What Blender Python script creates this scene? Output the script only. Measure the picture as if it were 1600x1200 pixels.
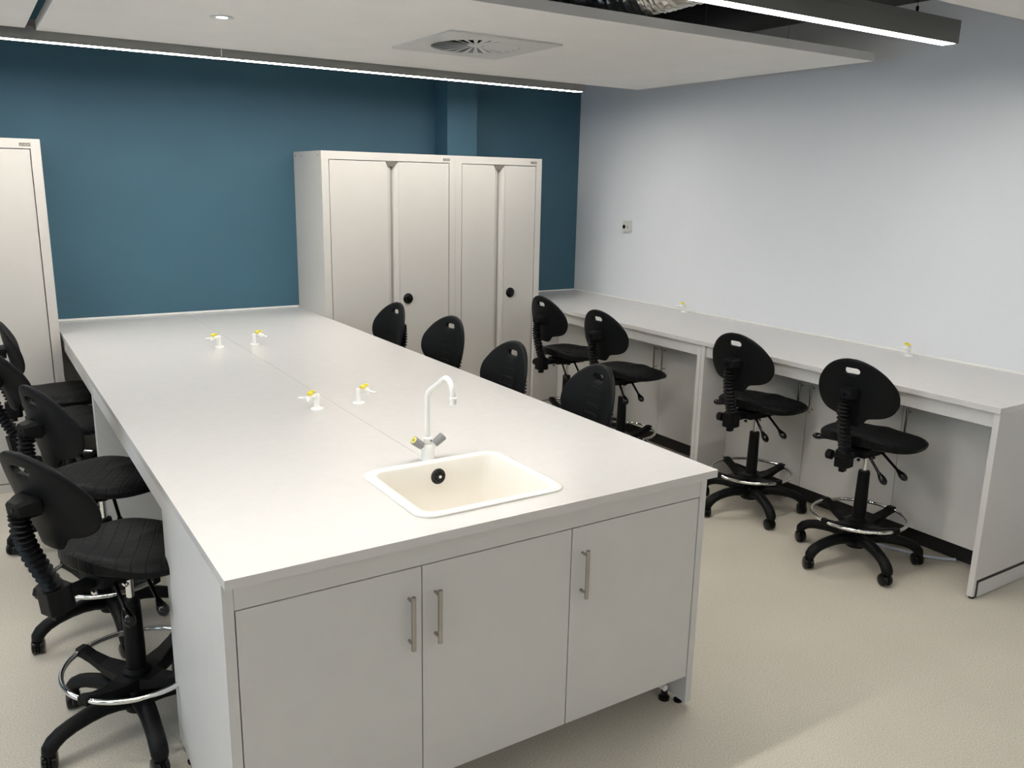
import bpy, bmesh, math, random
from mathutils import Vector, Matrix
from math import sin, cos, pi, radians, atan2, hypot, sqrt

C = bpy.context.scene.collection
for o in list(bpy.data.objects): bpy.data.objects.remove(o)
random.seed(7)

# ------------------------------------------------------------------ camera
YAW, PITCH, ROLL = -0.5728, -0.2322, 0.0202
cam_d = bpy.data.cameras.new('camera'); cam = bpy.data.objects.new('camera', cam_d); C.objects.link(cam)
cam_d.sensor_width = 36.0; cam_d.lens = 36.0 * 1321.8 / 1600.0; cam_d.clip_start = 0.05
F = Vector((-sin(YAW) * cos(PITCH), cos(YAW) * cos(PITCH), sin(PITCH)))
R0 = Vector((cos(YAW), sin(YAW), 0)); U0 = R0.cross(F)
R1 = cos(ROLL) * R0 + sin(ROLL) * U0; U1 = -sin(ROLL) * R0 + cos(ROLL) * U0
M = Matrix((R1, U1, -F)).transposed().to_4x4(); M.translation = Vector((-0.4178, -1.8472, 1.7987))
cam.matrix_world = M
bpy.context.scene.camera = cam

# ------------------------------------------------------------------ world, exposure, daylight
W = bpy.data.worlds.new('sky'); bpy.context.scene.world = W; W.use_nodes = True
W.node_tree.nodes['Background'].inputs[0].default_value = (0.62, 0.78, 1.0, 1)
W.node_tree.nodes['Background'].inputs[1].default_value = 0.2
vs = bpy.context.scene.view_settings
vs.view_transform = 'Standard'; vs.look = 'None'; vs.gamma = 1.0; vs.exposure = 0.0; vs.use_curve_mapping = False
BAR_EMIT = 57.0
DAYLIGHT = 36.0
for k, wy in enumerate((-2.3, -0.2, 1.9)):
    ld = bpy.data.lights.new('daylight', 'AREA'); ld.shape = 'RECTANGLE'; ld.size = 1.6; ld.size_y = 1.4
    ld.energy = DAYLIGHT; ld.color = (0.66, 0.82, 1.0)
    lo = bpy.data.objects.new('daylight', ld); C.objects.link(lo)
    lo.location = (-3.75, wy, 1.65); lo.rotation_euler = (0, radians(-90), 0)   # faces +X through the window

# ------------------------------------------------------------------ materials
def mat(name, col, rough=0.5, metal=0.0, spec=0.5, noise=0.0, nscale=40, bump=0.0, bscale=200, coat=0.0, emit=None, es=0):
    m = bpy.data.materials.new(name); m.use_nodes = True
    nt = m.node_tree; b = nt.nodes['Principled BSDF']
    b.inputs['Base Color'].default_value = (*col, 1); b.inputs['Roughness'].default_value = rough
    b.inputs['Metallic'].default_value = metal; b.inputs['Specular IOR Level'].default_value = spec
    b.inputs['Coat Weight'].default_value = coat
    if noise or bump:
        tc = nt.nodes.new('ShaderNodeTexCoord')
    if noise:
        n = nt.nodes.new('ShaderNodeTexNoise'); n.inputs['Scale'].default_value = nscale; n.inputs['Detail'].default_value = 4
        nt.links.new(tc.outputs['Object'], n.inputs['Vector'])
        r = nt.nodes.new('ShaderNodeValToRGB')
        r.color_ramp.elements[0].position = 0.3; r.color_ramp.elements[1].position = 0.7
        r.color_ramp.elements[0].color = (*[c * (1 - noise) for c in col], 1)
        r.color_ramp.elements[1].color = (*[min(1, c * (1 + noise)) for c in col], 1)
        nt.links.new(n.outputs['Fac'], r.inputs['Fac']); nt.links.new(r.outputs['Color'], b.inputs['Base Color'])
    if bump:
        n2 = nt.nodes.new('ShaderNodeTexNoise'); n2.inputs['Scale'].default_value = bscale; n2.inputs['Detail'].default_value = 3
        nt.links.new(tc.outputs['Object'], n2.inputs['Vector'])
        bp = nt.nodes.new('ShaderNodeBump'); bp.inputs['Strength'].default_value = bump; bp.inputs['Distance'].default_value = 0.002
        nt.links.new(n2.outputs['Fac'], bp.inputs['Height']); nt.links.new(bp.outputs['Normal'], b.inputs['Normal'])
    if emit:
        b.inputs['Emission Color'].default_value = (*emit, 1); b.inputs['Emission Strength'].default_value = es
    return m

m_worktop = mat('worktop_laminate', (0.63, 0.618, 0.60), 0.26, spec=1.0, noise=0.015, nscale=25, bump=0.03, bscale=900)
m_edge = mat('worktop_edge', (0.62, 0.62, 0.60), 0.45)
m_seam = mat('worktop_seam', (0.34, 0.30, 0.27), 0.7)
m_board = mat('white_board', (0.62, 0.61, 0.59), 0.45, noise=0.012, nscale=15)
m_black_edge = mat('black_edging', (0.012, 0.012, 0.012), 0.5)
m_gap = mat('dark_gap', (0.008, 0.008, 0.008), 1.0, spec=0.0)
m_steel = mat('brushed_steel', (0.40, 0.38, 0.35), 0.24, 1.0)
m_chrome = mat('chrome', (0.80, 0.80, 0.79), 0.09, 1.0)
m_cab = mat('cream_painted_steel', (0.57, 0.55, 0.515), 0.42, noise=0.01, nscale=6, bump=0.05, bscale=500)
m_cabrec = mat('cabinet_channel', (0.36, 0.35, 0.32), 0.5)
m_plate = mat('grey_name_plate', (0.20, 0.18, 0.155), 0.4, 0.3)
m_platelt = mat('plate_lettering', (0.45, 0.43, 0.39), 0.5)
m_black = mat('black_plastic', (0.0045, 0.005, 0.0055), 0.45, spec=0.16, noise=0.1, nscale=60, bump=0.15, bscale=700)
m_glossblk = mat('glossy_black_plastic', (0.003, 0.003, 0.003), 0.22, spec=0.35)
m_bwall = mat('blue_wall_paint', (0.047, 0.128, 0.185), 0.62, noise=0.05, nscale=2.0, bump=0.12, bscale=260)
m_wwall = mat('white_wall_paint', (0.77, 0.79, 0.82), 0.7, noise=0.01, nscale=3, bump=0.10, bscale=260)
m_far = mat('mid_grey_wall_paint', (0.20, 0.215, 0.24), 0.8)
m_ceil = mat('dark_soffit', (0.035, 0.035, 0.035), 0.9)
m_raft = mat('raft_panel', (0.80, 0.79, 0.77), 0.85, noise=0.02, nscale=4, bump=0.10, bscale=500)
m_raftedge = mat('raft_edge', (0.58, 0.58, 0.57), 0.8)
m_bar = mat('grey_anodised', (0.26, 0.26, 0.25), 0.45, 0.4)
m_diff = mat('light_diffuser', (0.9, 0.9, 0.9), 0.4, emit=(1.0, 0.955, 0.89), es=BAR_EMIT)
m_spotl = mat('downlight_lens', (0.9, 0.9, 0.9), 0.3, emit=(1.0, 0.93, 0.84), es=160)
m_white = mat('white_enamel', (0.90, 0.90, 0.87), 0.28)
m_sink = mat('sink_composite', (0.90, 0.87, 0.80), 0.30, coat=0.2)
m_yellow = mat('yellow_plastic', (0.83, 0.70, 0.05), 0.4)
m_greyk = mat('grey_plastic', (0.30, 0.30, 0.31), 0.35)
m_vent = mat('vent_enamel', (0.58, 0.585, 0.565), 0.5)
m_wplate = mat('white_switch_plate', (0.66, 0.66, 0.60), 0.4)
m_frame = mat('window_frame', (0.6, 0.6, 0.6), 0.5)
m_glass = bpy.data.materials.new('window_glass'); m_glass.use_nodes = True
_b = m_glass.node_tree.nodes['Principled BSDF']
_b.inputs['Transmission Weight'].default_value = 1.0; _b.inputs['Roughness'].default_value = 0.0; _b.inputs['IOR'].default_value = 1.02

# foil duct
m_foil = mat('duct_foil', (0.62, 0.62, 0.61), 0.28, 1.0, bump=0.9, bscale=45)
m_hose = mat('pale_hose', (0.55, 0.58, 0.66), 0.35)

# floor vinyl: warm beige with fine flecks
m_floor = bpy.data.materials.new('floor_vinyl'); m_floor.use_nodes = True
nt = m_floor.node_tree; b = nt.nodes['Principled BSDF']; tc = nt.nodes.new('ShaderNodeTexCoord')
v = nt.nodes.new('ShaderNodeTexNoise'); v.inputs['Scale'].default_value = 230; v.inputs['Detail'].default_value = 2
v2 = nt.nodes.new('ShaderNodeTexNoise'); v2.inputs['Scale'].default_value = 3.0; v2.inputs['Detail'].default_value = 5
r1 = nt.nodes.new('ShaderNodeValToRGB'); r1.color_ramp.elements[0].position = 0.36; r1.color_ramp.elements[1].position = 0.62
r1.color_ramp.elements[0].color = (0.46, 0.425, 0.36, 1); r1.color_ramp.elements[1].color = (0.66, 0.62, 0.53, 1)
r2 = nt.nodes.new('ShaderNodeValToRGB'); r2.color_ramp.elements[0].color = (0.93, 0.93, 0.93, 1); r2.color_ramp.elements[1].color = (1.05, 1.05, 1.05, 1)
mx = nt.nodes.new('ShaderNodeMix'); mx.data_type = 'RGBA'; mx.blend_type = 'MULTIPLY'; mx.inputs['Factor'].default_value = 1.0
for n in (v, v2): nt.links.new(tc.outputs['Object'], n.inputs['Vector'])
nt.links.new(v.outputs['Fac'], r1.inputs['Fac']); nt.links.new(v2.outputs['Fac'], r2.inputs['Fac'])
nt.links.new(r1.outputs['Color'], mx.inputs['A']); nt.links.new(r2.outputs['Color'], mx.inputs['B'])
nt.links.new(mx.outputs['Result'], b.inputs['Base Color']); b.inputs['Roughness'].default_value = 0.5
b.inputs['Specular IOR Level'].default_value = 0.35

# moulded seat / backrest: embossed tile grid
def pu_mat(name, mode):
    m = bpy.data.materials.new(name); m.use_nodes = True
    nt = m.node_tree; b = nt.nodes['Principled BSDF']; tc = nt.nodes.new('ShaderNodeTexCoord')
    b.inputs['Base Color'].default_value = (0.0045, 0.0052, 0.0058, 1); b.inputs['Roughness'].default_value = 0.50
    b.inputs['Specular IOR Level'].default_value = 0.15
    n = nt.nodes.new('ShaderNodeTexNoise'); n.inputs['Scale'].default_value = 420; n.inputs['Detail'].default_value = 2
    nt.links.new(tc.outputs['Object'], n.inputs['Vector'])
    bp = nt.nodes.new('ShaderNodeBump'); bp.inputs['Strength'].default_value = 0.25; bp.inputs['Distance'].default_value = 0.0015
    nt.links.new(n.outputs['Fac'], bp.inputs['Height'])
    if mode == 'seat':
        mp = nt.nodes.new('ShaderNodeMapping'); mp.inputs['Rotation'].default_value = (0, 0, radians(45)); mp.inputs['Scale'].default_value = (1, 1, 1)
        nt.links.new(tc.outputs['Object'], mp.inputs['Vector'])
        br = nt.nodes.new('ShaderNodeTexBrick'); br.offset = 0.0
        br.inputs['Scale'].default_value = 1.0; br.inputs['Brick Width'].default_value = 0.042; br.inputs['Row Height'].default_value = 0.042
        br.inputs['Mortar Size'].default_value = 0.0035; br.inputs['Mortar Smooth'].default_value = 0.6
        br.inputs['Color1'].default_value = (1, 1, 1, 1); br.inputs['Color2'].default_value = (1, 1, 1, 1); br.inputs['Mortar'].default_value = (0, 0, 0, 1)
        nt.links.new(mp.outputs['Vector'], br.inputs['Vector'])
        b2 = nt.nodes.new('ShaderNodeBump'); b2.inputs['Strength'].default_value = 0.9; b2.inputs['Distance'].default_value = 0.002
        nt.links.new(br.outputs['Color'], b2.inputs['Height']); nt.links.new(bp.outputs['Normal'], b2.inputs['Normal'])
        nt.links.new(b2.outputs['Normal'], b.inputs['Normal'])
    else:
        nt.links.new(bp.outputs['Normal'], b.inputs['Normal'])
    return m
m_seat = pu_mat('black_foam_seat', 'seat')
m_back = pu_mat('black_foam_back', 'back')

# ------------------------------------------------------------------ mesh helpers
class MB:
    def __init__(s): s.v = []; s.f = []; s.sm = []
    def add(s, vs, fs, smooth=False):
        o = len(s.v); s.v += [tuple(p) for p in vs]; s.f += [tuple(i + o for i in f) for f in fs]; s.sm += [smooth] * len(fs); return s
    def box(s, x0, x1, y0, y1, z0, z1):
        return s.add([(x0,y0,z0),(x1,y0,z0),(x1,y1,z0),(x0,y1,z0),(x0,y0,z1),(x1,y0,z1),(x1,y1,z1),(x0,y1,z1)],
                     [(0,3,2,1),(4,5,6,7),(0,1,5,4),(1,2,6,5),(2,3,7,6),(3,0,4,7)])
    def rings(s, rings, closed=True, caps=True, smooth=True):
        n = len(rings[0]); vs = [p for r in rings for p in r]; fs = []
        for k in range(len(rings) - 1):
            for i in range(n if closed else n - 1):
                j = (i + 1) % n; fs.append((k*n+i, k*n+j, (k+1)*n+j, (k+1)*n+i))
        s.add(vs, fs, smooth)
        if caps:
            s.add(rings[0], [tuple(reversed(range(n)))], False); s.add(rings[-1], [tuple(range(n))], False)
        return s
    def tube(s, path, rad, seg=14, sx=1.0, up=(0, 0, 1), caps=True, loop=False):
        P = [Vector(p) for p in path]; n = len(P)
        rad = rad if isinstance(rad, (list, tuple)) else [rad] * n
        rings = []; a = None
        for i in range(n):
            if loop: t = P[(i+1) % n] - P[i-1]
            else: t = P[min(i+1, n-1)] - P[max(i-1, 0)]
            t.normalize()
            if a is None:
                a = Vector(up).cross(t)
                if a.length < 1e-4: a = Vector((1, 0, 0)).cross(t)
            a = (a - a.dot(t) * t).normalized(); b = t.cross(a)
            rings.append([P[i] + a * cos(q) * rad[i] * sx + b * sin(q) * rad[i] for q in [2*pi*k/seg for k in range(seg)]])
        if loop: rings.append(rings[0]); caps = False
        return s.rings(rings, caps=caps)
    def lathe(s, prof, origin=(0, 0, 0), axis=(0, 0, 1), seg=24, smooth=True):
        ax = Vector(axis).normalized(); a = ax.cross(Vector((0, 1, 0.01))).normalized(); b = ax.cross(a); O = Vector(origin)
        rings = [[O + ax * z + (a * cos(2*pi*k/seg) + b * sin(2*pi*k/seg)) * max(r, 1e-4) for k in range(seg)] for r, z in prof]
        return s.rings(rings, smooth=smooth)
    def prism(s, pts, z0, z1):
        n = len(pts)
        s.add([(x, y, z0) for x, y in pts] + [(x, y, z1) for x, y in pts],
              [tuple(reversed(range(n))), tuple(range(n, 2*n))] + [(i, (i+1) % n, (i+1) % n + n, i + n) for i in range(n)])
        return s
    def build(s, name, m, parent=None, loc=(0, 0, 0), bevel=0.0, seg=2, label=None):
        me = bpy.data.meshes.new(name); me.from_pydata(s.v, [], s.f); me.update()
        for p, sm in zip(me.polygons, s.sm): p.use_smooth = sm
        bm = bmesh.new(); bm.from_mesh(me); bmesh.ops.remove_doubles(bm, verts=bm.verts, dist=1e-6)
        bmesh.ops.recalc_face_normals(bm, faces=bm.faces)
        for e in bm.edges:
            if len(e.link_faces) == 2 and e.calc_face_angle(0) > radians(38): e.smooth = False
        bm.to_mesh(me); bm.free()
        me.materials.append(m)
        o = bpy.data.objects.new(name, me); C.objects.link(o); o.location = loc
        if parent: o.parent = parent
        if bevel:
            bv = o.modifiers.new('bevel', 'BEVEL'); bv.width = bevel; bv.segments = seg; bv.limit_method = 'ANGLE'; bv.angle_limit = radians(50)
        if label: o['label'] = label
        return o

def box(*a): return MB().box(*a)
def thing(name, label, cat, loc=(0, 0, 0), rz=0, group=None):
    o = bpy.data.objects.new(name, None); C.objects.link(o); o.empty_display_size = 0.1
    o.location = loc; o.rotation_euler = (0, 0, rz); o['label'] = label; o['category'] = cat
    if group: o['group'] = group
    return o
def tag(o, label, cat, group=None):
    o['label'] = label; o['category'] = cat
    if group: o['group'] = group
    return o
def struct(o): o['kind'] = 'structure'; return o
def copy_tree(o, parent=None):
    c = o.copy(); C.objects.link(c)
    if parent: c.parent = parent; c.matrix_parent_inverse = o.matrix_parent_inverse.copy()
    for ch in list(o.children): copy_tree(ch, c)
    return c

# ------------------------------------------------------------------ the room
XL, XR, YF, YB, ZC = -3.2, 4.082, -4.3, 4.149, 2.80
struct(box(XL-.1, XR+.1, YF-.1, YB+.1, -.1, 0).build('floor', m_floor))
struct(box(XL-.1, XR+.1, YF-.1, YB+.1, ZC, ZC+.1).build('ceiling', m_ceil))
struct(box(XL-.1, XR+.1, YB, YB+.1, 0, ZC).build('wall_back', m_bwall))
struct(box(XR, XR+.1, YF, YB, 0, ZC).build('wall_right', m_wwall))
struct(box(XL-.1, XR+.1, YF-.1, YF, 0, ZC).build('wall_front', m_far))
wl = MB()
ys = [YF, -3.1, -1.5, -1.0, 0.6, 1.1, 2.7, YB]
for i in range(0, 7, 2): wl.box(XL-.1, XL, ys[i], ys[i+1], 0, ZC)
for i in (1, 3, 5): wl.box(XL-.1, XL, ys[i], ys[i+1], 0, 0.95).box(XL-.1, XL, ys[i], ys[i+1], 2.35, ZC)
struct(wl.build('wall_left', m_far))
for n, i in enumerate((1, 3, 5)):
    a, b_ = ys[i], ys[i+1]
    fr = MB().box(XL-.07, XL-.02, a, a+.05, .95, 2.35).box(XL-.07, XL-.02, b_-.05, b_, .95, 2.35)
    fr.box(XL-.07, XL-.02, a+.05, b_-.05, .95, 1.0).box(XL-.07, XL-.02, a+.05, b_-.05, 2.3, 2.35).box(XL-.07, XL-.02, (a+b_)/2-.02, (a+b_)/2+.02, 1.0, 2.3)
    w = struct(fr.build('window_%d' % (n+1), m_frame))
    box(XL-.05, XL-.045, a+.05, b_-.05, 1.0, 2.3).build('pane', m_glass, w)
# boxed column on the blue wall
struct(box(2.703, 2.957, 3.95, YB, 0, ZC).build('wall_column', m_bwall))
# coved skirting
struct(box(XL, XR, YB-.006, YB, 0, .1).build('baseboard_back', m_floor))
struct(box(XR-.006, XR, YF, YB-.006, 0, .1).build('baseboard_right', m_floor))

# ------------------------------------------------------------------ ceiling rafts
ZR = 2.476
def raft(x0, x1, y0, y1, label, name='ceiling_raft', hole=None):
    t = thing(name, label, 'ceiling panel', ((x0+x1)/2, (y0+y1)/2, ZR), 0, 'suspended ceiling rafts')
    cx, cy = (x0+x1)/2, (y0+y1)/2
    mb = MB()
    if hole:
        hx, hy, hr = hole; 
        mb.box(x0-cx, hx-hr-cx, y0-cy, y1-cy, 0, .043).box(hx+hr-cx, x1-cx, y0-cy, y1-cy, 0, .043)
        mb.box(hx-hr-cx, hx+hr-cx, y0-cy, hy-hr-cy, 0, .043).box(hx-hr-cx, hx+hr-cx, hy+hr-cy, y1-cy, 0, .043)
    else: mb.box(x0-cx, x1-cx, y0-cy, y1-cy, 0, .043)
    mb.build('panel', m_raft, t)
    wy = (y0 + .23 - cy, y1 - .23 - cy)
    for wx in ((x0 + .45 - cx), x0 + (x1-x0)*.73 - cx, x1 - .42 - cx):
        for y in wy: MB().lathe([(.0012, .043), (.0012, ZC - ZR)], (wx, y, 0), seg=6).build('suspension_wire', m_bar, t)
    return t
VX, VY, VR = 1.865, 2.095, 0.225
raft(-.016, 3.79, 1.169, 3.085, 'large pale square ceiling raft over the sink bench, holding the round air diffuser', hole=(VX, VY, .235))
raft(-3.1, -.066, 1.169, 3.04, 'pale ceiling raft at the top left corner, left of the diffuser raft')
raft(-.016, 3.79, -2.9, .113, 'pale ceiling raft cut off at the top right corner of the photo')
raft(-3.1, -.066, -2.9, .113, 'pale ceiling raft over the camera, outside the photo')

# ------------------------------------------------------------------ light bars
def light_bar(x0, x1, y0, y1, label, wires):
    cx, cy, z = (x0+x1)/2, (y0+y1)/2, 2.43
    t = thing('linear_light', label, 'light', (cx, cy, z), 0, 'suspended linear lights')
    a, b_ = x0-cx, x1-cx; d = (y1-y0)/2
    h = MB().box(a, b_, -d, -d+.006, 0, .095).box(a, b_, d-.006, d, 0, .095).box(a, b_, -d+.006, d-.006, .006, .095)
    h.box(b_-.012, b_, -d+.006, d-.006, 0, .006).box(a, a+.012, -d+.006, d-.006, 0, .006)
    h.box(a, b_, -d-.0012, -d, .062, .068)
    h.build('housing', m_bar, t)
    box(a+.013, b_-.013, -d+.0065, d-.0065, .0005, .0058).build('diffuser', m_diff, t, label='glowing white diffuser strip')
    for wx in wires:
        g = MB().lathe([(.012, .095), (.012, .101), (.006, .103), (.006, .125), (.002, .127)], (wx-cx, 0, 0), seg=12)
        g.lathe([(.0012, .127), (.0012, ZC - z)], (wx-cx, 0, 0), seg=6)
        g.build('suspension_wire', m_black, t)
    return t
light_bar(-3.0, 3.32, .42, .495, 'lit linear light hanging at the upper right in front of the raft', (3.05, 1.6, .2, -1.4))
far = light_bar(-3.0, 3.32, 3.092, 3.165, 'lit linear light hanging before the blue wall behind the raft edge', (3.05, 1.6, .86, -1.4))
box(.698-.0, .702, -.0385, -.0365, .008, .045).build('joint_clip', m_white, far)


light_bar(-3.0, 3.32, -3.38, -3.305, 'lit linear light hanging behind the camera', (3.05, 1.6, .2, -1.4))

# ------------------------------------------------------------------ downlight in the raft
t = thing('recessed_downlight', 'small glowing downlight in the raft at the upper left', 'light', (.623, 2.134, ZR))
MB().lathe([(.0305, -.001), (.050, -.001), (.050, -.004), (.042, -.006), (.0305, -.004)], seg=32).build('trim_ring', m_vent, t)
MB().lathe([(.0, -.0005), (.030, -.0005), (.030, -.003), (.015, -.005), (0, -.0055)], seg=24).build('lens', m_spotl, t, label='bright lens')
sd = bpy.data.lights.new('downlight_beam', 'SPOT'); sd.energy = 9; sd.color = (1, .92, .82); sd.spot_size = radians(85); sd.spot_blend = .8; sd.shadow_soft_size = .02
so = bpy.data.objects.new('downlight_beam', sd); C.objects.link(so); so.parent = t; so.location = (0, 0, -.012)

# ------------------------------------------------------------------ swirl air diffuser
t = thing('air_diffuser', 'square ceiling air diffuser with radial swirl slots', 'air vent', (VX, VY, ZR))
n = 64; mb = MB()
sq = []
hx, hy = .315, .32
for k in range(n):
    q = 2*pi*k/n; c_, s_ = cos(q), sin(q); m_ = max(abs(c_)/hx, abs(s_)/hy); sq.append((c_/m_, s_/m_))
circ = [(VR*cos(2*pi*k/n), VR*sin(2*pi*k/n)) for k in range(n)]
mb.rings([[(x, y, -.0005) for x, y in sq], [(x, y, -.008) for x, y in sq], [(x*.985, y*.985, -.010) for x, y in sq],
          [(x*1.015, y*1.015, -.010) for x, y in circ], [(x, y, -.006) for x, y in circ], [(x, y, .03) for x, y in circ]], caps=False, smooth=False)
mb.build('face_plate', m_vent, t)
MB().lathe([(.0, .085), (.23, .085), (.23, .04), (.228, .04), (.228, .080), (.0, .080)], seg=40).build('plenum_box', m_gap, t)
mb = MB(); nb = 24
for k in range(nb):
    q = 2*pi*k/nb; a = Vector((cos(q), sin(q), 0)); p_ = Vector((-sin(q), cos(q), 0))
    vv = []
    for r, w in ((.045, .0048), (VR*.99, .0138)):
        for sgn, z in ((1, -.0075), (-1, -.003)):
            c0 = a*r + p_*(w*sgn) + Vector((0, 0, z * (.35 if r < .1 else 1)))
            vv += [c0, c0 + Vector((0, 0, .0015))]
    mb.add(vv, [(0,2,6,4), (1,5,7,3), (0,4,5,1), (2,3,7,6), (0,1,3,2), (4,6,7,5)])
mb.build('swirl_blades', m_vent, t)
MB().lathe([(0, -.004), (.03, -.004), (.042, 0), (.042, .006), (0, .006)], seg=32).build('centre_boss', m_vent, t)

# foil flexible duct
def crinkle_tube(path, r, seg=40):
    P = [Vector(p) for p in path]; dense = []
    for i in range(len(P)-1):
        p0, p1, p2, p3 = P[max(i-1,0)], P[i], P[i+1], P[min(i+2, len(P)-1)]
        for k in range(26):
            u = k/26; dense.append(.5*((2*p1)+(-p0+p2)*u+(2*p0-5*p1+4*p2-p3)*u*u+(-p0+3*p1-3*p2+p3)*u**3))
    dense.append(P[-1]); rings = []; a = None
    for i, c in enumerate(dense):
        tt = (dense[min(i+1, len(dense)-1)] - dense[max(i-1, 0)]).normalized()
        if a is None: a = Vector((0, 0, 1)).cross(tt)
        a = (a - a.dot(tt)*tt).normalized(); b_ = tt.cross(a); rr = r*(1 + (.035 if i % 3 == 0 else -.02))
        rings.append([c + (a*cos(2*pi*k/seg) + b_*sin(2*pi*k/seg))*rr*(1+random.uniform(-.03, .03)) for k in range(seg)])
    return MB().rings(rings, smooth=False)
dk = crinkle_tube([(1.93, 2.0, 2.675), (2.06, 1.7, 2.665), (2.2, 1.3, 2.648), (2.25, 1.0, 2.655), (2.2, .5, 2.67), (2.1, -.3, 2.67), (1.9, -1.2, 2.67)], .112).build('flexible_duct', m_foil)
tag(dk, 'crinkled silver foil duct lying on the ceiling raft', 'duct')

# ------------------------------------------------------------------ island bench (worktop, frames, cupboards)
H = 0.9; WI = 1.584
tp = thing('island_worktop', 'large pale grey worktop of the island bench with sink cut-out', 'worktop', (WI/2, 2.06, H-.025))
def L(mb_, x0, x1, y0, y1, z0, z1): mb_.box(x0-WI/2, x1-WI/2, y0-2.06, y1-2.06, z0-(H-.025), z1-(H-.025))
SX0, SX1, SY0, SY1 = .567, 1.033, .110, .517
mb = MB()
L(mb, 0, SX0, 0, .60, H-.025, H); L(mb, SX1, WI, 0, .60, H-.025, H); L(mb, SX0, SX1, 0, SY0, H-.025, H); L(mb, SX0, SX1, SY1, .60, H-.025, H)
L(mb, 0, .7992, .60, YB-.002, H-.025, H); L(mb, .8008, WI, .60, YB-.002, H-.025, H)
mb.build('slab', m_worktop, tp)
mb = MB(); L(mb, .7992, .8008, .60, YB-.002, H-.025, H-.0008); mb.build('centre_seam', m_seam, tp)
mb = MB(); L(mb, .0, WI, YB-.009, YB-.0015, H, H+.010); mb.build('wall_seal', m_white, tp)

def frame_unit(name, label, x0, x1, y0, y1, axis):
    pass
isl = thing('bench_frame', 'white board frame carrying the island worktop, with open knee spaces on both sides', 'bench', (WI/2, 2.06, 0))
def PB(name, x0, x1, y0, y1, z0, z1, m=m_board, bev=.001, par=isl, base=(WI/2, 2.06, 0)):
    return box(x0-base[0], x1-base[0], y0-base[1], y1-base[1], z0-base[2], z1-base[2]).build(name, m, par, bevel=bev)
ZT = H-.0255
PB('side_panel', .001, .028, .043, .76, .022, ZT); PB('side_panel', WI-.028, WI-.001, .043, .685, .022, ZT)
PB('front_rail', .0285, WI-.0285, .044, .066, .797, ZT)
PB('back_panel', .0285, WI-.0285, .660, .682, .13, ZT)
for y0 in (2.355, 2.39):
    PB('divider_panel', .004, .775, y0, y0+.03, .012, ZT); PB('divider_panel', .809, WI-.004, y0+.30, y0+.33, .012, ZT)
PB('divider_panel', .004, .775, 4.085, 4.115, .012, ZT); PB('divider_panel', .809, WI-.3, 4.085, 4.115, .012, ZT)
PB('spine_panel', .781, .803, .6825, 4.115, .13, ZT)
for x0 in (.006, WI-.026):
    dy = 0 if x0 < 1 else .30
    PB('side_rail', x0, x0+.02, .7605 if x0 < 1 else .6855, 2.3545+dy, .80, ZT)
    PB('side_rail', x0, x0+.02, 2.4205+dy, 4.0845 if x0 < 1 else 3.59, .80, ZT)
for x in (.015, WI-.015):
    for y in (.09, .64):
        MB().lathe([(.016, 0), (.016, .008), (.009, .010), (.009, .022)], (x-WI/2, y-2.06, 0), seg=16).build('levelling_foot', m_glossblk, isl)
# visible white floor rail and its black foot beneath the doors
MB().tube([(WI-.05-WI/2, .12-2.06, .045), (WI-.05-WI/2, .64-2.06, .045)], .012, 10).build('floor_rail', m_white, isl)
MB().lathe([(.020, 0), (.020, .012), (.012, .016), (.012, .034)], (WI-.05-WI/2, .125-2.06, 0), seg=16).build('levelling_foot', m_glossblk, isl)

def handle(parent, x, y, z, ax):   # bar handle; ax 0: projects to -Y, 1: projects to -X
    d = Vector((0, -1, 0)) if ax == 0 else Vector((-1, 0, 0)); base = Vector((x, y, z)); c = base + d*.030
    mb = MB().lathe([(.0052, -.080), (.0066, -.079), (.0066, .079), (.0052, .080)], c, seg=14)
    for s in (-.062, .062): mb.lathe([(.0045, 0), (.0045, .030)], base + Vector((0, 0, s)), d, seg=10)
    return mb.build('handle', m_steel, parent, label='brushed steel bar handle')

def cupboard(label, x0, x1, y0, y1, z0, z1, doors, axis, hz, group):
    """carcass with overlay doors; doors: list of (a0, a1, handle position)"""
    t = thing('base_cupboard', label, 'cupboard', ((x0+x1)/2, (y0+y1)/2, z0), 0, group)
    ox, oy = (x0+x1)/2, (y0+y1)/2
    def B(a, b, c, d, e, f, nm, m, par=t, bev=0.0): return box(a-ox, b-ox, c-oy, d-oy, e-z0, f-z0).build(nm, m, par, bevel=bev)
    if axis == 0:
        mb = MB()
        for q in ((x0, x0+.016, y0+.019, y1, z0, z1), (x1-.016, x1, y0+.019, y1, z0, z1), (x0+.016, x1-.016, y0+.019, y1, z0, z0+.016), (x0+.016, x1-.016, y1-.01, y1, z0+.016, z1)):
            mb.box(q[0]-ox, q[1]-ox, q[2]-oy, q[3]-oy, q[4]-z0, q[5]-z0)
        mb.build('carcass', m_board, t)
    else:
        mb = MB()
        for q in ((x0+.019, x1, y0, y0+.016, z0, z1), (x0+.019, x1, y1-.016, y1, z0, z1), (x0+.019, x1, y0+.016, y1-.016, z0, z0+.016), (x1-.01, x1, y0+.016, y1-.016, z0+.016, z1)):
            mb.box(q[0]-ox, q[1]-ox, q[2]-oy, q[3]-oy, q[4]-z0, q[5]-z0)
        mb.build('carcass', m_board, t)
    for a0, a1, hp in doors:
        if axis == 0:
            d = B(a0, a1, y0, y0+.018, z0, z1-.003, 'door', m_board, bev=.0012); handle(d, hp-ox, y0-oy, hz-z0, 0)
        else:
            d = B(x0, x0+.018, a0, a1, z0, z1-.003, 'door', m_board, bev=.0012); handle(d, x0-ox, hp-oy, hz-z0, 1)
    return t
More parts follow.
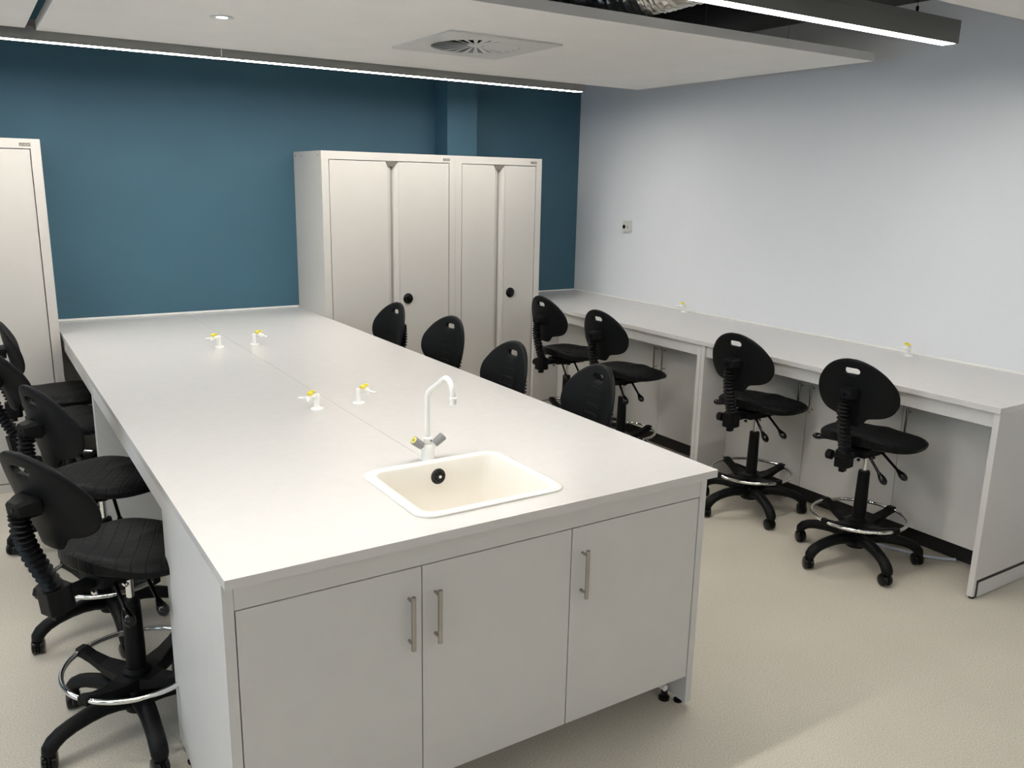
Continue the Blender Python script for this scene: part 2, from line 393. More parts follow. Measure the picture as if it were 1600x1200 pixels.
cupboard('wide double-door cupboard under the sink, at the island front left', .0295, 1.028, .045, .655, .128, .796,
         [(.031, .5245, .486), (.5275, 1.0275, .566)], 0, .646, 'cupboards in the island front')
cupboard('single-door cupboard at the island front right, beside the sink cupboard', 1.0295, WI-.0295, .045, .655, .128, .796,
         [(1.031, WI-.031, 1.070)], 0, .646, 'cupboards in the island front')

# ------------------------------------------------------------------ sink and mixer tap
def rrect(x0, x1, y0, y1, r, n=8):
    o = []
    for cx, cy, a in ((x1-r, y1-r, 0), (x0+r, y1-r, 90), (x0+r, y0+r, 180), (x1-r, y0+r, 270)):
        for k in range(n+1): q = radians(a + 90*k/n); o.append((cx + r*cos(q), cy + r*sin(q)))
    return o
X0, X1, Y0, Y1 = .548, 1.052, .092, .535
cxs, cys = (X0+X1)/2, (Y0+Y1)/2
sk = thing('inset_sink', 'cream white rectangular inset sink with raised rounded rim', 'sink', (cxs, cys, H))
lv = []
for inset, z, r in ((0, .0006, .060), (.001, .005, .060), (.006, .0085, .057), (.026, .0085, .046), (.033, .005, .042), (.037, -.004, .040), (.041, -.06, .045), (.047, -.15, .05), (.058, -.178, .06), (.085, -.186, .05)):
    lv.append([(x-cxs, y-cys, z) for x, y in rrect(X0+inset, X1-inset, Y0+inset, Y1-inset, r)])
mb = MB().rings(lv, caps=False)
mb.add(lv[-1], [tuple(range(len(lv[-1])))], False)
out = []
for inset, z, r in ((.0255, .0, .045), (.033, -.06, .05), (.040, -.16, .055), (.052, -.192, .06)):
    out.append([(x-cxs, y-cys, z) for x, y in rrect(X0+inset, X1-inset, Y0+inset, Y1-inset, r)])
mb.rings(out, caps=False); mb.add(out[-1], [tuple(range(len(out[-1])))], False)
mb.build('basin', m_sink, sk)
ov = MB().lathe([(.0, .006), (.018, .006), (.024, .0045), (.027, .0), (.027, -.004), (0, -.004)], (.812-cxs, .4955-cys, -.0415), (0, -1, .05), seg=32).build('overflow_cover', m_glossblk, sk, label='black round overflow cover')
MB().lathe([(.0, .0085), (.004, .0085), (.0052, .006), (.0052, .004)], (.8165-cxs, .4955-cys, -.0425), (0, -1, .05), seg=16).build('screw', m_white, ov)
mb = MB()
for k in range(6):
    q = 2*pi*k/6 + .3
    mb.lathe([(0, .0075), (.0028, .0075), (.0028, .0055), (0, .0055)], (.812-cxs+.013*cos(q), .4955-cys, -.0415+.013*sin(q)), (0, -1, .05), seg=10)
mb.build('overflow_hole', m_gap, ov)
MB().lathe([(0, -.183), (.034, -.183), (.036, -.186), (0, -.187)], (0, 0, 0), seg=32).build('drain', m_steel, sk)

TX, TY = .809, .566
fa = thing('swan_neck_tap', 'white swan-neck mixer tap with two grey handles behind the sink', 'tap', (TX, TY, H))
MB().lathe([(.0255, 0), (.0255, .004), (.0235, .008), (.0225, .030), (.021, .044), (.0155, .050), (.0135, .052), (.0135, .056), (.0145, .058), (.0145, .072), (.012, .075), (.0095, .076)], seg=28).build('body', m_white, fa)
def bez(pts, n=8):
    P = [Vector(p) for p in pts]; o = []
    for i in range(len(P)-1):
        p0, p1, p2, p3 = P[max(i-1,0)], P[i], P[i+1], P[min(i+2, len(P)-1)]
        for k in range(n):
            u = k/n; o.append(.5*((2*p1)+(-p0+p2)*u+(2*p0-5*p1+4*p2-p3)*u*u+(-p0+3*p1-3*p2+p3)*u**3))
    o.append(P[-1]); return o
sp = bez([(0,0,.074), (0,0,.13), (0,0,.20), (0,-.004,.222), (0,-.018,.238), (0,-.064,.266), (0,-.108,.293), (0,-.130,.302), (0,-.153,.295), (0,-.169,.272), (0,-.174,.247)], 5)
MB().tube(sp, .0086, 16).build('spout', m_white, fa)
MB().lathe([(.0085, 0), (.0115, -.001), (.0115, -.008), (.0095, -.009), (.0095, -.022), (.0115, -.023), (.008, -.024)], (0, -.1742, .250), seg=20).build('aerator', m_white, fa)
for s, yy in ((-1, 0), (1, 0)):
    ax = Vector((s*.76, -.12, .62)).normalized(); o0 = Vector((0, 0, .030)) + ax*.018
    MB().lathe([(.012, 0), (.012, .012), (.010, .014)], o0, ax, seg=20).build('valve_neck', m_white, fa)
    o1 = o0 + ax*.0125; seg = 36
    a_ = ax.cross(Vector((0, 1, 0))).normalized(); b_ = ax.cross(a_)
    rings = []
    for r, z in ((.0125, 0), (.0135, .001), (.0145, .020), (.0152, .038), (.0140, .041), (.0120, .0412)):
        rings.append([o1 + ax*z + (a_*cos(2*pi*k/seg)+b_*sin(2*pi*k/seg))*(r*(1 if k % 3 else .93)) for k in range(seg)])
    hd = MB().rings(rings, smooth=False).build('tap_handle', m_greyk, fa, label='grey ribbed tap handle')
    MB().lathe([(.0112, 0), (.0112, .001), (.009, .0012), (.009, .0005)], o1 + ax*.0412, ax, seg=24).build('index_disc', m_yellow if s < 0 else m_greyk, hd)
    if s < 0: MB().lathe([(.0035, 0), (.0050, 0), (.0050, .0018), (.0035, .0018)], o1 + ax*.0412, ax, seg=20).build('index_ring', m_greyk, hd)
MB().lathe([(.0, 0), (.0028, 0), (.0028, .0012), (0, .0012)], (.006, -.0130, .065), (.42, -.9, 0), seg=14).build('index_dot', m_glossblk, fa)

# ------------------------------------------------------------------ gas taps
def make_gas_tap():
    t = thing('gas_tap', '', 'gas tap', (0, 0, H))
    MB().lathe([(.026, 0), (.026, .002), (.022, .004), (.014, .007), (.0120, .012), (.0108, .018), (.0105, .046), (.0115, .050), (.0115, .058), (.008, .062), (.0, .0625)], seg=24).build('pillar', m_white, t)
    mb = MB().tube([(0, 0, .052), (.022, 0, .052), (.040, 0, .051)], .0092, 14)
    mb.lathe([(.0, -.006), (.011, -.005), (.013, 0), (.011, .010), (.0, .011)], (.036, 0, .046), seg=20)
    mb.build('valve_body', m_white, t)
    for s in (-1, 1):
        d = Vector((.55, s*.85, 0)).normalized()
        o = Vector((.034, 0, .050)) + d*.006
        nz = MB().lathe([(.0055, 0), (.0055, .012), (.0042, .014), (.0036, .020), (.0044, .022), (.0034, .027), (.0042, .029), (.0032, .034), (.0038, .036), (.0028, .042), (.002, .043)], o, (d.x, d.y, -.08), seg=14)
        nz.build('hose_nozzle', m_white, t)
        st = Vector((.014 if s < 0 else .036, s*.009, .058))
        MB().lathe([(.0065, -.006), (.0065, .006), (.005, .007)], st, (0, s*.25, 1), seg=14).build('valve_stem', m_white, t)
        k = MB().lathe([(.007, 0), (.0112, .001), (.0118, .008), (.010, .011), (0, .012)], st + Vector((0, s*.0017, .0065)), (0, s*.25, 1), seg=8, smooth=False)
        k.box(st.x-.002, st.x+.002, st.y+s*.0025-.012, st.y+s*.0025+.012, st.z+.009, st.z+.015)
        k.build('lever_knob', m_yellow, t, label='yellow tap lever')
    return t
gt = make_gas_tap(); first = True
for x, y, rz, lab, grp in (
    (.711, 1.351, 180+8, 'white gas tap with yellow levers left of the island seam, nearer the sink', 'gas taps on the island'),
    (.893, 1.358, -4, 'white gas tap with yellow levers right of the island seam, nearer the sink', 'gas taps on the island'),
    (.696, 2.839, 180+6, 'white gas tap with yellow levers left of the island seam, nearer the blue wall', 'gas taps on the island'),
    (.885, 2.829, -4, 'white gas tap with yellow levers right of the island seam, nearer the blue wall', 'gas taps on the island'),
    (4.020, 2.700, 180+5, 'white gas tap on the wall bench, the farther one, near the wall switch', 'gas taps on the wall bench'),
    (3.995, .883, 180+5, 'white gas tap on the wall bench, the nearer one, by its open end', 'gas taps on the wall bench')):
    g = gt if first else copy_tree(gt); first = False
    g.location = (x, y, H); g.rotation_euler = (0, 0, radians(rz)); g['label'] = lab; g['group'] = grp

# ------------------------------------------------------------------ wall bench
XB, YN = 3.257, -.0275
wt = thing('wall_worktop', 'long pale grey worktop of the bench along the white wall', 'worktop', (3.67, 2.06, H-.025))
def L2(mb_, x0, x1, y0, y1, z0, z1): mb_.box(x0-3.67, x1-3.67, y0-2.06, y1-2.06, z0-(H-.025), z1-(H-.025))
mb = MB(); L2(mb, XB, XR-.002, YN, 3.598, H-.025, H); L2(mb, 3.33, XR-.002, 3.598, YB-.002, H-.025, H); mb.build('slab', m_worktop, wt)
mb = MB(); L2(mb, XR-.009, XR-.0015, YN, YB-.002, H, H+.010); L2(mb, 3.33, XR-.009, YB-.009, YB-.0015, H, H+.010); mb.build('wall_seal', m_white, wt)
bf = thing('bench_frame', 'white board frame carrying the wall worktop, with end panel and divider', 'bench', (3.67, 2.06, 0))
KB = dict(par=bf, base=(3.67, 2.06, 0))
XP = XB + .007
PB('end_panel', XP, XR-.012, YN+.001, YN+.028, .090, ZT, **KB)
PB('end_panel_foot', XP, XP+.021, YN+.001, YN+.028, .012, .0895, **KB)
PB('plinth_gap', XP+.0215, XR-.012, YN+.002, YN+.024, .004, .0895, m=m_black_edge, bev=0, **KB)
PB('plinth_panel', XP+.039, XR-.012, YN-.001, YN+.0018, .004, .075, **KB)
for y0 in (1.730, 1.762):
    PB('divider_panel', XP, XR-.012, y0, y0+.029, .012, ZT, **KB)
PB('divider_panel', XP, XR-.012, 3.56, 3.589, .012, ZT, **KB)
PB('front_rail', XP+.014, XP+.034, YN+.0285, 1.7295, .805, ZT, **KB); PB('front_rail', XP+.014, XP+.034, 1.7915, 3.5595, .805, ZT, **KB)
for y in (YN+.014, 1.745, 1.777):
    MB().lathe([(.012, 0), (.012, .006), (.007, .008), (.007, .012)], (XP+.02-3.67, y-2.06, 0), seg=14).build('levelling_foot', m_glossblk, bf)
PB('plinth', 3.62, 3.64, YN+.0285, 1.7295, .004, .12, m=m_black_edge, bev=0, **KB); PB('plinth', 3.62, 3.64, 1.7915, 3.5595, .004, .12, m=m_black_edge, bev=0, **KB)
CX = 3.502
g = 'cupboards under the wall bench'
cupboard('double-door cupboard under the wall bench, behind the two nearer stools', CX, 4.06, .566, 1.729, .128, .86, [(.5675, 1.1435, 1.105), (1.1465, 1.7275, 1.185)], 1, .66, g)
cupboard('single-door cupboard at the open end of the wall bench', CX, 4.06, .002, .5655, .128, .86, [(.0035, .5645, .525)], 1, .66, g)
cupboard('double-door cupboard under the wall bench, behind the two farther stools', CX, 4.06, 1.792, 2.93, .128, .86, [(1.7935, 2.3585, 2.320), (2.3615, 2.9285, 2.400)], 1, .66, g)
cupboard('single-door cupboard under the wall bench, nearest the steel cabinets', CX, 4.06, 2.931, 3.559, .128, .86, [(2.9325, 3.5575, 2.97)], 1, .66, g)
# loose hose on the floor
hs = MB().tube(bez([(3.42, .80, .012), (3.41, .66, .009), (3.43, .55, .009), (3.49, .37, .009), (3.55, .29, .009), (3.60, .245, .009)], 6), .0085, 10).build('floor_hose', m_hose)
tag(hs, 'pale hose lying on the floor under the wall bench', 'hose')

# ------------------------------------------------------------------ steel cabinets
def cabinet(label, x0, x1, split, group, bolts=False, y1=YB-.004):
    y0, z1 = 3.601, 1.986
    t = thing('storage_cabinet', label, 'cabinet', ((x0+x1)/2, (y0+y1)/2, 0), 0, group)
    ox, oy = (x0+x1)/2, (y0+y1)/2
    mb = MB()
    def q(a, b, c, d, e, f): mb.box(a-ox, b-ox, c-oy, d-oy, e, f)
    fr = .049
    q(x0, x0+fr, y0, y0+.03, .0, z1); q(x1-fr, x1, y0, y0+.03, .0, z1)
    q(x0+fr, x1-fr, y0, y0+.03, 1.934, z1); q(x0+fr, x1-fr, y0, y0+.03, 0, .05)
    q(x0, x0+.002, y0+.03, y1, 0, z1); q(x1-.002, x1, y0+.03, y1, 0, z1); q(x0+.002, x1-.002, y0+.03, y1, z1-.002, z1)
    q(x0+.002, x1-.002, y1-.002, y1, 0, z1-.002); q(x0+.002, x1-.002, y0+.03, y1-.002, 0, .03)
    mb.build('carcass', m_cab, t)
    mb = MB(); q(x0-.0012 , x0, y0+.001, y1-.01, 1.928, z1-.0005); 
    mb.build('top_cap', m_cab, t)
    if bolts:
        for yy in (4.10, 3.98, 3.66):
            MB().lathe([(.006, 0), (.006, .001), (.003, .0015)], (x0-ox-.0012, yy-oy, 1.957), (-1, 0, 0), seg=10).build('bolt', m_plate, t)
    z0d, z1d = .055, 1.929
    L0, L1 = x0+fr+.0045, split-.020; R0_, R1_ = split+.0015, x1-fr-.0045
    a = MB()
    # left door with a shallow return towards the channel
    a.prism([(L0-ox, y0+.002-oy), (L1-.022-ox, y0+.002-oy), (L1-ox, y0+.012-oy), (L1-ox, y0+.024-oy), (L0-ox, y0+.024-oy)], z0d, z1d)
    ld_ = a.build('door', m_cab, t, bevel=.0015)
    box(L1-.004-ox, split+.004-ox, y0+.022-oy, y0+.027-oy, z0d, z1d).build('grip_channel', m_cabrec, t, label='dark grip channel between the doors')
    b2 = MB()
    b2.prism([(R0_-ox, y0+.019-oy), (R0_+.010-ox, y0+.004-oy), (R0_+.034-ox, y0-.001-oy), (R0_+.044-ox, y0+.003-oy), (R1_-ox, y0+.003-oy), (R1_-ox, y0+.024-oy), (R0_-ox, y0+.024-oy)], z0d, z1d)
    rd = b2.build('door', m_cab, t, bevel=.0015)
    # dark folded notch above the channel
    nx = split-.012-ox
    MB().add([(nx-.045, y0-.0016-oy, 1.931), (nx+.050, y0-.0016-oy, 1.931), (nx+.020, y0-.0016-oy, 1.900), (nx-.026, y0-.0016-oy, 1.897),
              (nx-.045, y0+.003-oy, 1.931), (nx+.050, y0+.003-oy, 1.931), (nx+.020, y0+.003-oy, 1.900), (nx-.026, y0+.003-oy, 1.897)],
             [(0,3,2,1), (4,5,6,7), (0,1,5,4), (1,2,6,5), (2,3,7,6), (3,0,4,7)]).build('guide_notch', m_plate, t)
    lk = MB().lathe([(.0, .011), (.012, .011), (.030, .009), (.037, .004), (.038, 0), (0, 0)], (split+.105-ox, y0+.003-oy, .990), (0, -1, 0), seg=36).build('lock', m_glossblk, rd, label='round black recessed lock')
    MB().lathe([(.0, .016), (.007, .016), (.010, .011), (.010, .009)], (split+.105-ox, y0+.003-oy, 1.002), (0, -1, 0), seg=18).build('lock_cylinder', m_greyk if False else m_black, lk)
    px = x1-.074-ox
    pl = box(px-.027, px+.027, y0-.0015-oy, y0-.0002-oy, 1.947, 1.964).build('name_plate', m_plate, t, label='small grey name plate')
    mb = MB()
    for i, w in enumerate((.006, .002, .006, .005, .006, .006)):
        mb.box(px-.021+i*.0075, px-.021+i*.0075+w, y0-.0019-oy, y0-.0016-oy, 1.952, 1.959 if i % 2 else 1.957)
    mb.build('lettering', m_platelt, pl)
    return t
g = 'steel storage cabinets'
cabinet('wide cream steel cabinet beside the island, left of the touching pair', WI+.005, WI+.998, 2.098, g, bolts=True)
cabinet('narrower cream steel cabinet at the right of the touching pair', WI+.999, 3.325, 2.958, g, y1=3.947)
cabinet('cream steel cabinet at the left edge, behind the left row of stools', -1.012, -.011, -.50, g)

# ------------------------------------------------------------------ wall control
sw = thing('wall_switch', 'small white wall plate with a round black button on the right wall', 'switch', (XR, 3.452, 1.487))
box(-.030, -.001, -.043, .043, -.042, .044).build('plate', m_wplate, sw, bevel=.003)
MB().lathe([(0, .006), (.012, .006), (.0155, .004), (.0155, -.002), (0, -.002)], (-.030, .020, -.004), (-1, 0, 0), seg=28).build('button', m_glossblk, sw)
box(-.0312, -.0301, -.026, -.019, -.018, .003).build('indicator', m_plate, sw)

# ------------------------------------------------------------------ draughtsman chairs
PROF = [(0,.0),(0.001,.020),(.003,.040),(.010,.053),(.024,.061),(.036,.067),(.045,.083),(.052,.118),(.062,.149),(.083,.176),(.115,.194),(.150,.200),(.185,.196),(.215,.183),(.26,.15),(.295,.108),(.317,.064),(.327,.025),(.328,.0)]
BACK_D, BACK_TILT, BACK_Z = .222, .194, .894
def back_outline():
    pts = [(w, h-.165) for h, w in PROF]
    dense = []
    for i in range(len(pts)-1):
        p0, p1, p2, p3 = [Vector(pts[max(0, min(len(pts)-1, i+k))]) for k in (-1, 0, 1, 2)]
        for k in range(6):
            u = k/6; dense.append(.5*((2*p1)+(-p0+p2)*u+(2*p0-5*p1+4*p2-p3)*u*u+(-p0+3*p1-3*p2+p3)*u**3))
    dense.append(Vector(pts[-1])); left = [Vector((-p.x, p.y)) for p in reversed(dense[1:-1])]
    return dense + left
def back_mesh():
    out = back_outline(); c0 = Vector((0, .105)); N = 120
    # outer points by ray angle from the slot centre
    ang = [(atan2(p.y-c0.y, p.x-c0.x), (p-c0).length) for p in out]; ang.sort()
    def rad(q):
        n = len(ang)
        for i in range(n):
            a0, r0 = ang[i]; a1, r1_ = ang[(i+1) % n]
            if a1 < a0: a1 += 2*pi
            qq = q if q >= a0 else q + 2*pi
            if a0 <= qq <= a1: return r0 + (r1_-r0)*((qq-a0)/max(a1-a0, 1e-9))
        return ang[0][1]
    outer, slot = [], []
    for k in range(N):
        q = -pi + 2*pi*(k+.5)/N; d = Vector((cos(q), sin(q))); outer.append(c0 + d*rad(q))
        # stadium 0.075 x 0.028
        a, r = .0235, .014
        lo, hi = 0, .06
        for _ in range(24):
            m_ = (lo+hi)/2; p = d*m_; dx = max(abs(p.x)-a, 0)
            if hypot(dx, p.y) < r: lo = m_
            else: hi = m_
        slot.append(c0 + d*lo)
    def P(pt, off):
        u, h = pt.x, pt.y
        fwd = -BACK_D - h*sin(BACK_TILT) + u*u/(2*.38) + off
        if h < -.10: fwd -= (-.10-h)*.25
        return (u, fwd, BACK_Z + h*cos(BACK_TILT))
    S = [0, .03, .10, .22, .36, .5, .64, .77, .88, .95, .985, 1.0]
    def lerp(s): return [slot[k].lerp(outer[k], s) for k in range(N)]
    front, rear = [], []
    for s in S:
        ring = lerp(s)
        tf = .013 * (1 - s**7) ** .5 * (1 - (1-min(s/.06, 1))**2*.6) + .001
        tr = .009 * (1 - s**9) ** .5 * (1 - (1-min(s/.06, 1))**2*.6) + .001
        fr = []
        for p in ring:
            g_ = 0
            if abs(p.x) < .052 and -.11 < p.y < .075:
                ph = ((p.y + .11) % .037)/.037
                if ph < .28: g_ = .0
            fr.append(P(p, tf + g_))
        front.append(fr); rear.append([P(p, -tr) for p in ring])
    return MB().rings([*front, *reversed(rear), front[0]], caps=False)
def seat_mesh():
    N = 72; top, bot = [], []
    def outl(q):
        c_, s_ = cos(q), sin(q); e = 2/2.7
        x = .240*abs(c_)**e*(1 if c_ >= 0 else -1); y = .212*abs(s_)**e*(1 if s_ >= 0 else -1)
        if y < 0: x *= 1 - .22*(-y/.212)**2            # narrower at the rear
        return x, y + .040
    def ztop(x, y):
        z = .668
        if y > .10: z -= (y-.10)**2*1.9
        if y < -.06: z += (-.06-y)**2*2.0
        z -= .30*x*x
        z -= .010*max(0, 1-(x*x+(y-.02)**2)/.026)
        z += .006*max(0, 1-abs(x)/.05)*(1 if y > .0 else 0)*min(max(y, 0)/.1, 1)
        return z
    for s in (0.001, .15, .3, .45, .6, .74, .86, .94, .98, 1.0):
        r = []
        for k in range(N):
            x, y = outl(2*pi*k/N); yy = .04 + (y-.04)*s; xx = x*s
            edge = max(0, (s-.86)/.14); r.append((xx, yy, ztop(xx, yy) - .016*edge**2.2))
        top.append(r)
    for s in (1.0, .985, .95, .88, .76, .6, .4, .2, .001):
        r = []
        for k in range(N):
            x, y = outl(2*pi*k/N); yy = .04 + (y-.04)*s; xx = x*s
            th = .028 + .016*(1-s)**.35 + .026*(1-s*s)
            if s == 1.0: th = .026
            r.append((xx, yy, min(ztop(x*min(s,.9), .04+(y-.04)*min(s,.9)), .672) - .006 - th))
        bot.append(r)
    return MB().rings(top + bot, caps=False)
def arc_leg(k):
    q = 2*pi*k/5; d = Vector((cos(q), sin(q), 0))
    prof = [(.030, .112, .029), (.075, .125, .028), (.12, .130, .0265), (.17, .127, .025), (.22, .118, .0235), (.256, .107, .0235), (.281, .092, .0238), (.295, .075, .023), (.298, .060, .020)]
    return MB().tube([d*r + Vector((0, 0, z)) for r, z, _ in prof], [a for *_, a in prof], 16, sx=1.15, up=(0, 0, 1))
def castor_parts(k, leg):
    q = 2*pi*k/5; d = Vector((cos(q), sin(q), 0)); side = Vector((-d.y, d.x, 0)); yaw = [.5, -.7, 1.1, .2, -1.3][k]
    dd = d*cos(yaw) + side*sin(yaw); ax = Vector((-dd.y, dd.x, 0)); c = d*.298 - dd*.010 + Vector((0, 0, .0303))
    wh = MB()
    for s in (-1, 1):
        wh.lathe([(.008, .004), (.025, .0045), (.0296, .007), (.0302, .013), (.0285, .020), (.021, .0235), (.0, .024)], c, ax*s, seg=28)
    cs = wh.build('castor', m_glossblk, leg)
    hd = MB()
    hd.lathe([(.0, -.0035), (.0315, -.003), (.0315, .003), (.0, .0035)], c + Vector((0, 0, .004)), ax, seg=28)
    hd.lathe([(.011, .0), (.011, .03)], d*.298 + Vector((0, 0, .028)), seg=12)
    return cs, hd
def make_chair():
    t = thing('laboratory_stool', '', 'chair')
    # star base
    MB().lathe([(.020, .070), (.046, .075), (.050, .095), (.050, .125), (.042, .140), (.034, .150), (.034, .154)], seg=28).build('base_hub', m_black, t)
    for k in range(5):
        lg = arc_leg(k).build('leg', m_black, t)
        cs, hd = castor_parts(k, lg)
        for vtx, fcs, smf in ((hd.v, hd.f, hd.sm),):
            hood = MB(); hood.v, hood.f, hood.sm = vtx, fcs, smf; hood.build('castor_fork', m_black, lg)
    MB().lathe([(.031, .150), (.031, .30), (.0275, .46), (.0255, .468), (.014, .469)], seg=28).build('column_sleeve', m_black, t)
    MB().lathe([(.0125, .46), (.0125, .60)], seg=20).build('gas_piston', m_chrome, t, label='chrome gas piston')
    # foot ring with four webs
    n = 56
    MB().tube([(.222*cos(2*pi*k/n), .222*sin(2*pi*k/n), .236) for k in range(n)], .0088, 12, loop=True).build('foot_ring', m_chrome, t, label='chrome foot ring')
    web = MB().lathe([(.033, .170), (.048, .172), (.050, .185), (.046, .215), (.033, .225)], seg=28)
    for k in range(4):
        q = 2*pi*k/4; d = Vector((cos(q), sin(q), 0)); s = Vector((-d.y, d.x, 0))
        rs = []
        for r, w, z0_, z1_ in ((.034, .046, .168, .208), (.075, .036, .172, .206), (.13, .025, .186, .216), (.180, .019, .206, .234), (.212, .019, .218, .250), (.234, .018, .222, .250)):
            c = d*r; rs.append([c - s*w + Vector((0,0,z0_)), c + s*w + Vector((0,0,z0_)), c + s*w + Vector((0,0,z1_)), c - s*w + Vector((0,0,z1_))])
        web.rings(rs, smooth=False)
    web.build('ring_bracket', m_black, t, bevel=.003)
    # tilt mechanism
    mc = MB().prism([(-.055, -.13), (.055, -.13), (.070, -.02), (.070, .10), (.045, .125), (-.045, .125), (-.070, .10), (-.070, -.02)], .566, .606)
    mc.lathe([(.026, .545), (.030, .566)], seg=20)
    mc.box(-.026, .026, -.262, -.12, .568, .590)
    mc.build('tilt_mechanism', m_black, t, bevel=.004)
    for bx, by in ((.030, -.145), (-.030, -.150), (.060, -.06)):
        MB().lathe([(.008, 0), (.008, .014), (.004, .016)], (bx, by, .562), (1 if bx > 0 else -1, 0, -.2), seg=6, smooth=False).build('adjuster_bolt', m_chrome, t, label='chrome adjuster bolt')
    def lever(p0, p1, wdt):
        a, b_ = Vector(p0), Vector(p1); d = (b_-a).normalized(); L_ = (b_-a).length
        mb = MB().tube([a, a + d*(L_-.055)], .0068, 10)
        pth = [a + d*(L_-x) for x in (.062, .052, .040, .024, .010, .0)]
        mb.tube(pth, [.010, .0115, .0165, .0195, .0165, .007], 16, sx=.85, up=(d.z, 0, -d.x) if False else (0, 1, 0))
        return mb.build('lever', m_glossblk, t)
    lever((.045, -.085, .585), (.165, -.120, .470), 0)
    lever((.060, .010, .585), (.225, -.045, .492), 0)
    lever((-.050, .00, .590), (-.272, -.03, .590), 0)
    # seat, backrest and its support
    seat_mesh().build('seat', m_seat, t)
    back_mesh().build('backrest', m_back, t)
    foot = MB().prism([(-.027, -.268), (.027, -.268), (.036, -.245), (.036, -.205), (.028, -.188), (-.028, -.188), (-.036, -.205), (-.036, -.245)], .535, .615)
    foot.box(-.013, .013, -.250, -.215, .510, .535)
    foot.build('spine_socket', m_black, t, bevel=.004)
    kn = MB().lathe([(.007, 0), (.007, .028)], (-.034, -.225, .575), (-1, 0, 0), seg=12).lathe([(.012, .022), (.0235, .026), (.0250, .034), (.0250, .050), (.020, .056), (0, .057)], (-.034, -.225, .575), (-1, 0, 0), seg=8, smooth=False)
    kn.build('adjuster_knob', m_black, t, bevel=.002)
    # moulded relief on the front of the backrest
    mp = MB()
    def FP(u, h, off):
        fwd = -BACK_D - h*sin(BACK_TILT) + u*u/(2*.38) + off
        if h < -.10: fwd -= (-.10-h)*.25
        return (u, fwd, BACK_Z + h*cos(BACK_TILT))
    for h, w in ((.060, .040), (.022, .046), (-.016, .046), (-.054, .046), (-.092, .040)):
        rs = []
        for j in range(9):
            u = -w + 2*w*j/8; e = .0075 * (1 - abs(j-4)/4*.5)
            rs.append([FP(u, h-e, .0128), FP(u, h+e, .0128), FP(u, h+e*.5, .0152), FP(u, h-e*.5, .0152)])
        mp.rings(rs, smooth=False)
    for u0 in (-.058, .058):
        rs = []
        for j in range(13):
            h = -.10 + .165*j/12
            rs.append([FP(u0-.003, h, .0125), FP(u0+.003, h, .0125), FP(u0+.0015, h, .0150), FP(u0-.0015, h, .0150)])
        mp.rings(rs, smooth=False)
    mp.build('moulded_pattern', m_back, t)
    # rubber bellows
    ctrl = bez([(0, -.228, .612), (0, -.243, .66), (0, -.262, .72), (0, -.277, .78), (0, -.281, .83), (0, -.277, .872)], 16)
    nb = 15; tot = len(ctrl)-1
    pth, rr = [], []
    for i in range(nb*6+1):
        u = i/(nb*6)*tot; k = min(int(u), tot-1); p = ctrl[k].lerp(ctrl[k+1], u-k); pth.append(p)
        rr.append(.0245 + .0052*cos(2*pi*(i % 6)/6))
    MB().tube(pth, rr, 20, sx=1.08, up=(0, 1, 0)).build('bellows', m_black, t)
    # backrest mount: wedge-sided box
    zc = .890; yb = -.2315
    def ring(y, hw, h0, h1, ch):
        return [(-hw+ch, y, h0), (hw-ch, y, h0), (hw, y, h0+ch), (hw, y, h1-ch), (hw-ch, y, h1), (-hw+ch, y, h1), (-hw, y, h1-ch), (-hw, y, h0+ch)]
    MB().rings([ring(yb, .046, .860, .922, .012), ring(yb-.020, .043, .860, .922, .012), ring(yb-.062, .030, .868, .914, .009)], smooth=False).build('backrest_mount', m_black, t, bevel=.003)
    MB().lathe([(0, .0), (.006, 0), (.006, -.002), (0, -.002)], (0, yb-.062, .893), (0, 1, 0), seg=12).build('mount_screw', m_glossblk, t)
    return t
proto = make_chair()
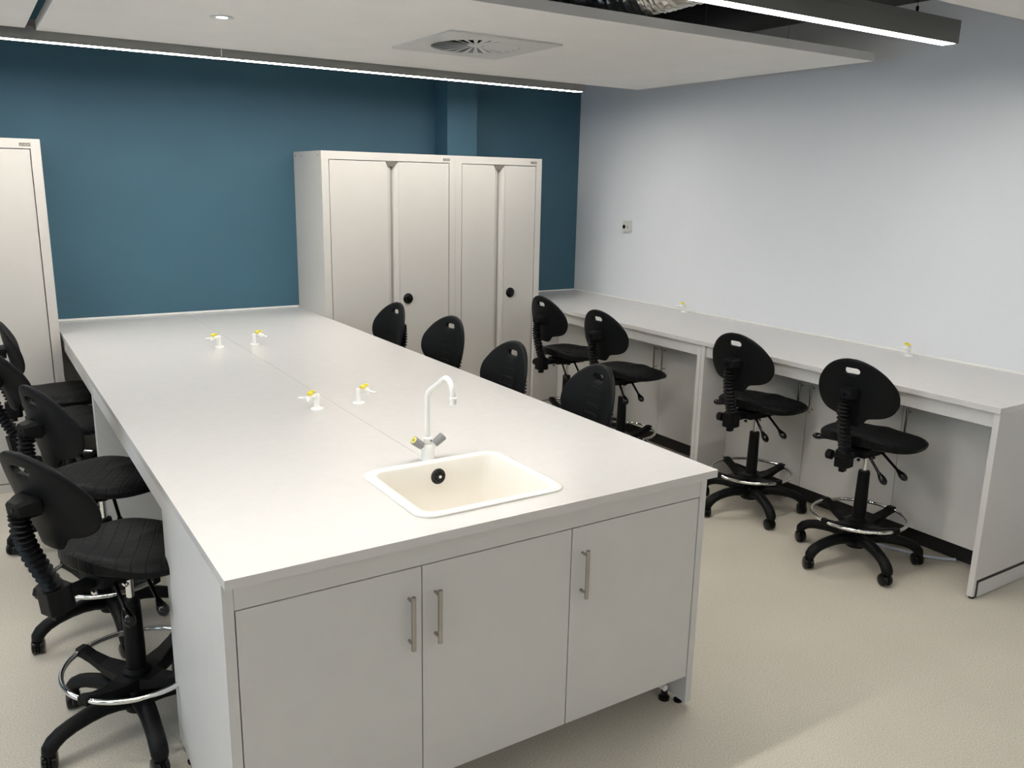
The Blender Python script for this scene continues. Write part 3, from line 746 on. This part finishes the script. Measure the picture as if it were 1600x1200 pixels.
# moulded relief bars on the front of the backrest
chairs = [
 # x, y, facing (deg), base star angle (deg world), label, group
 (3.173,  .524,   7.8, 27.9, 'black draughtsman stool at the wall bench, nearest the open end', 'R'),
 (3.222, 1.262,   6.2, 29.2, 'black draughtsman stool at the wall bench, second from its open end', 'R'),
 (3.080, 2.250,   4.1, 15.0, 'black draughtsman stool at the wall bench, second from the steel cabinets', 'R'),
 (3.134, 2.937,   2.1, 50.0, 'black draughtsman stool at the wall bench, farthest, its back before the cabinet edge', 'R'),
 (1.583,  .948, 174.7, 70.0, 'black stool pushed under the right side of the island, nearest the sink', 'M'),
 (1.548, 1.552, 180.6, 30.0, 'black stool under the right side of the island, second from the sink', 'M'),
 (1.657, 2.356, 188.2, 55.0, 'black stool under the right side of the island, in front of the cabinet pair joint', 'M'),
 (1.609, 3.019, 183.0, 20.0, 'black stool under the right side of the island, farthest, before the wide cabinet', 'M'),
 (-.088,  .920,  28.3, 55.4, 'black stool left of the island, nearest the camera, largest in the photo', 'L'),
 (-.065, 1.685,  20.9, 55.4, 'black stool at the left side of the island, second from the front', 'L'),
 (-.085, 2.640,  15.0, 36.0, 'black stool at the left side of the island, third, cut by the left photo edge', 'L'),
 (-.064, 3.251,   0.0, 50.0, 'black stool at the left side of the island, farthest, before the left cabinet', 'L'),
]
GR = {'R': 'stools along the wall bench', 'M': 'stools along the right side of the island', 'L': 'stools along the left side of the island'}
UPPER = ('backrest', 'moulded_pattern', 'backrest_mount', 'mount_screw', 'bellows', 'spine_socket', 'adjuster_knob')
ADJ = {0: (.012, 0), 8: (-.014, .10), 9: (.020, 0), 10: (0, .15)}     # back depth and recline set differently on each stool
BASE = ('base_hub', 'leg', 'foot_ring', 'ring_bracket')
for i, (x, y, fa_, ba, lab, g) in enumerate(chairs):
    wa = {'R': -8, 'M': 20 + 13*i, 'L': 40}[g]
    c = proto if i == 0 else copy_tree(proto)
    c.location = (x, y, 0); c.rotation_euler = (0, 0, radians(fa_ - 90)); c['label'] = lab; c['group'] = GR[g]
    for ch in c.children:
        nm = ch.name.split('.')[0]
        off, rec = ADJ.get(i, (0, 0))
        if nm in UPPER:
            pv = Vector((0, -.23, .57)); ch.rotation_euler = (rec, 0, 0)
            ch.location = pv - Matrix.Rotation(rec, 3, 'X') @ pv + Vector((0, off, 0))
        if nm in BASE: ch.rotation_euler = (0, 0, radians((wa if nm == 'ring_bracket' else ba) - (fa_ - 90)))
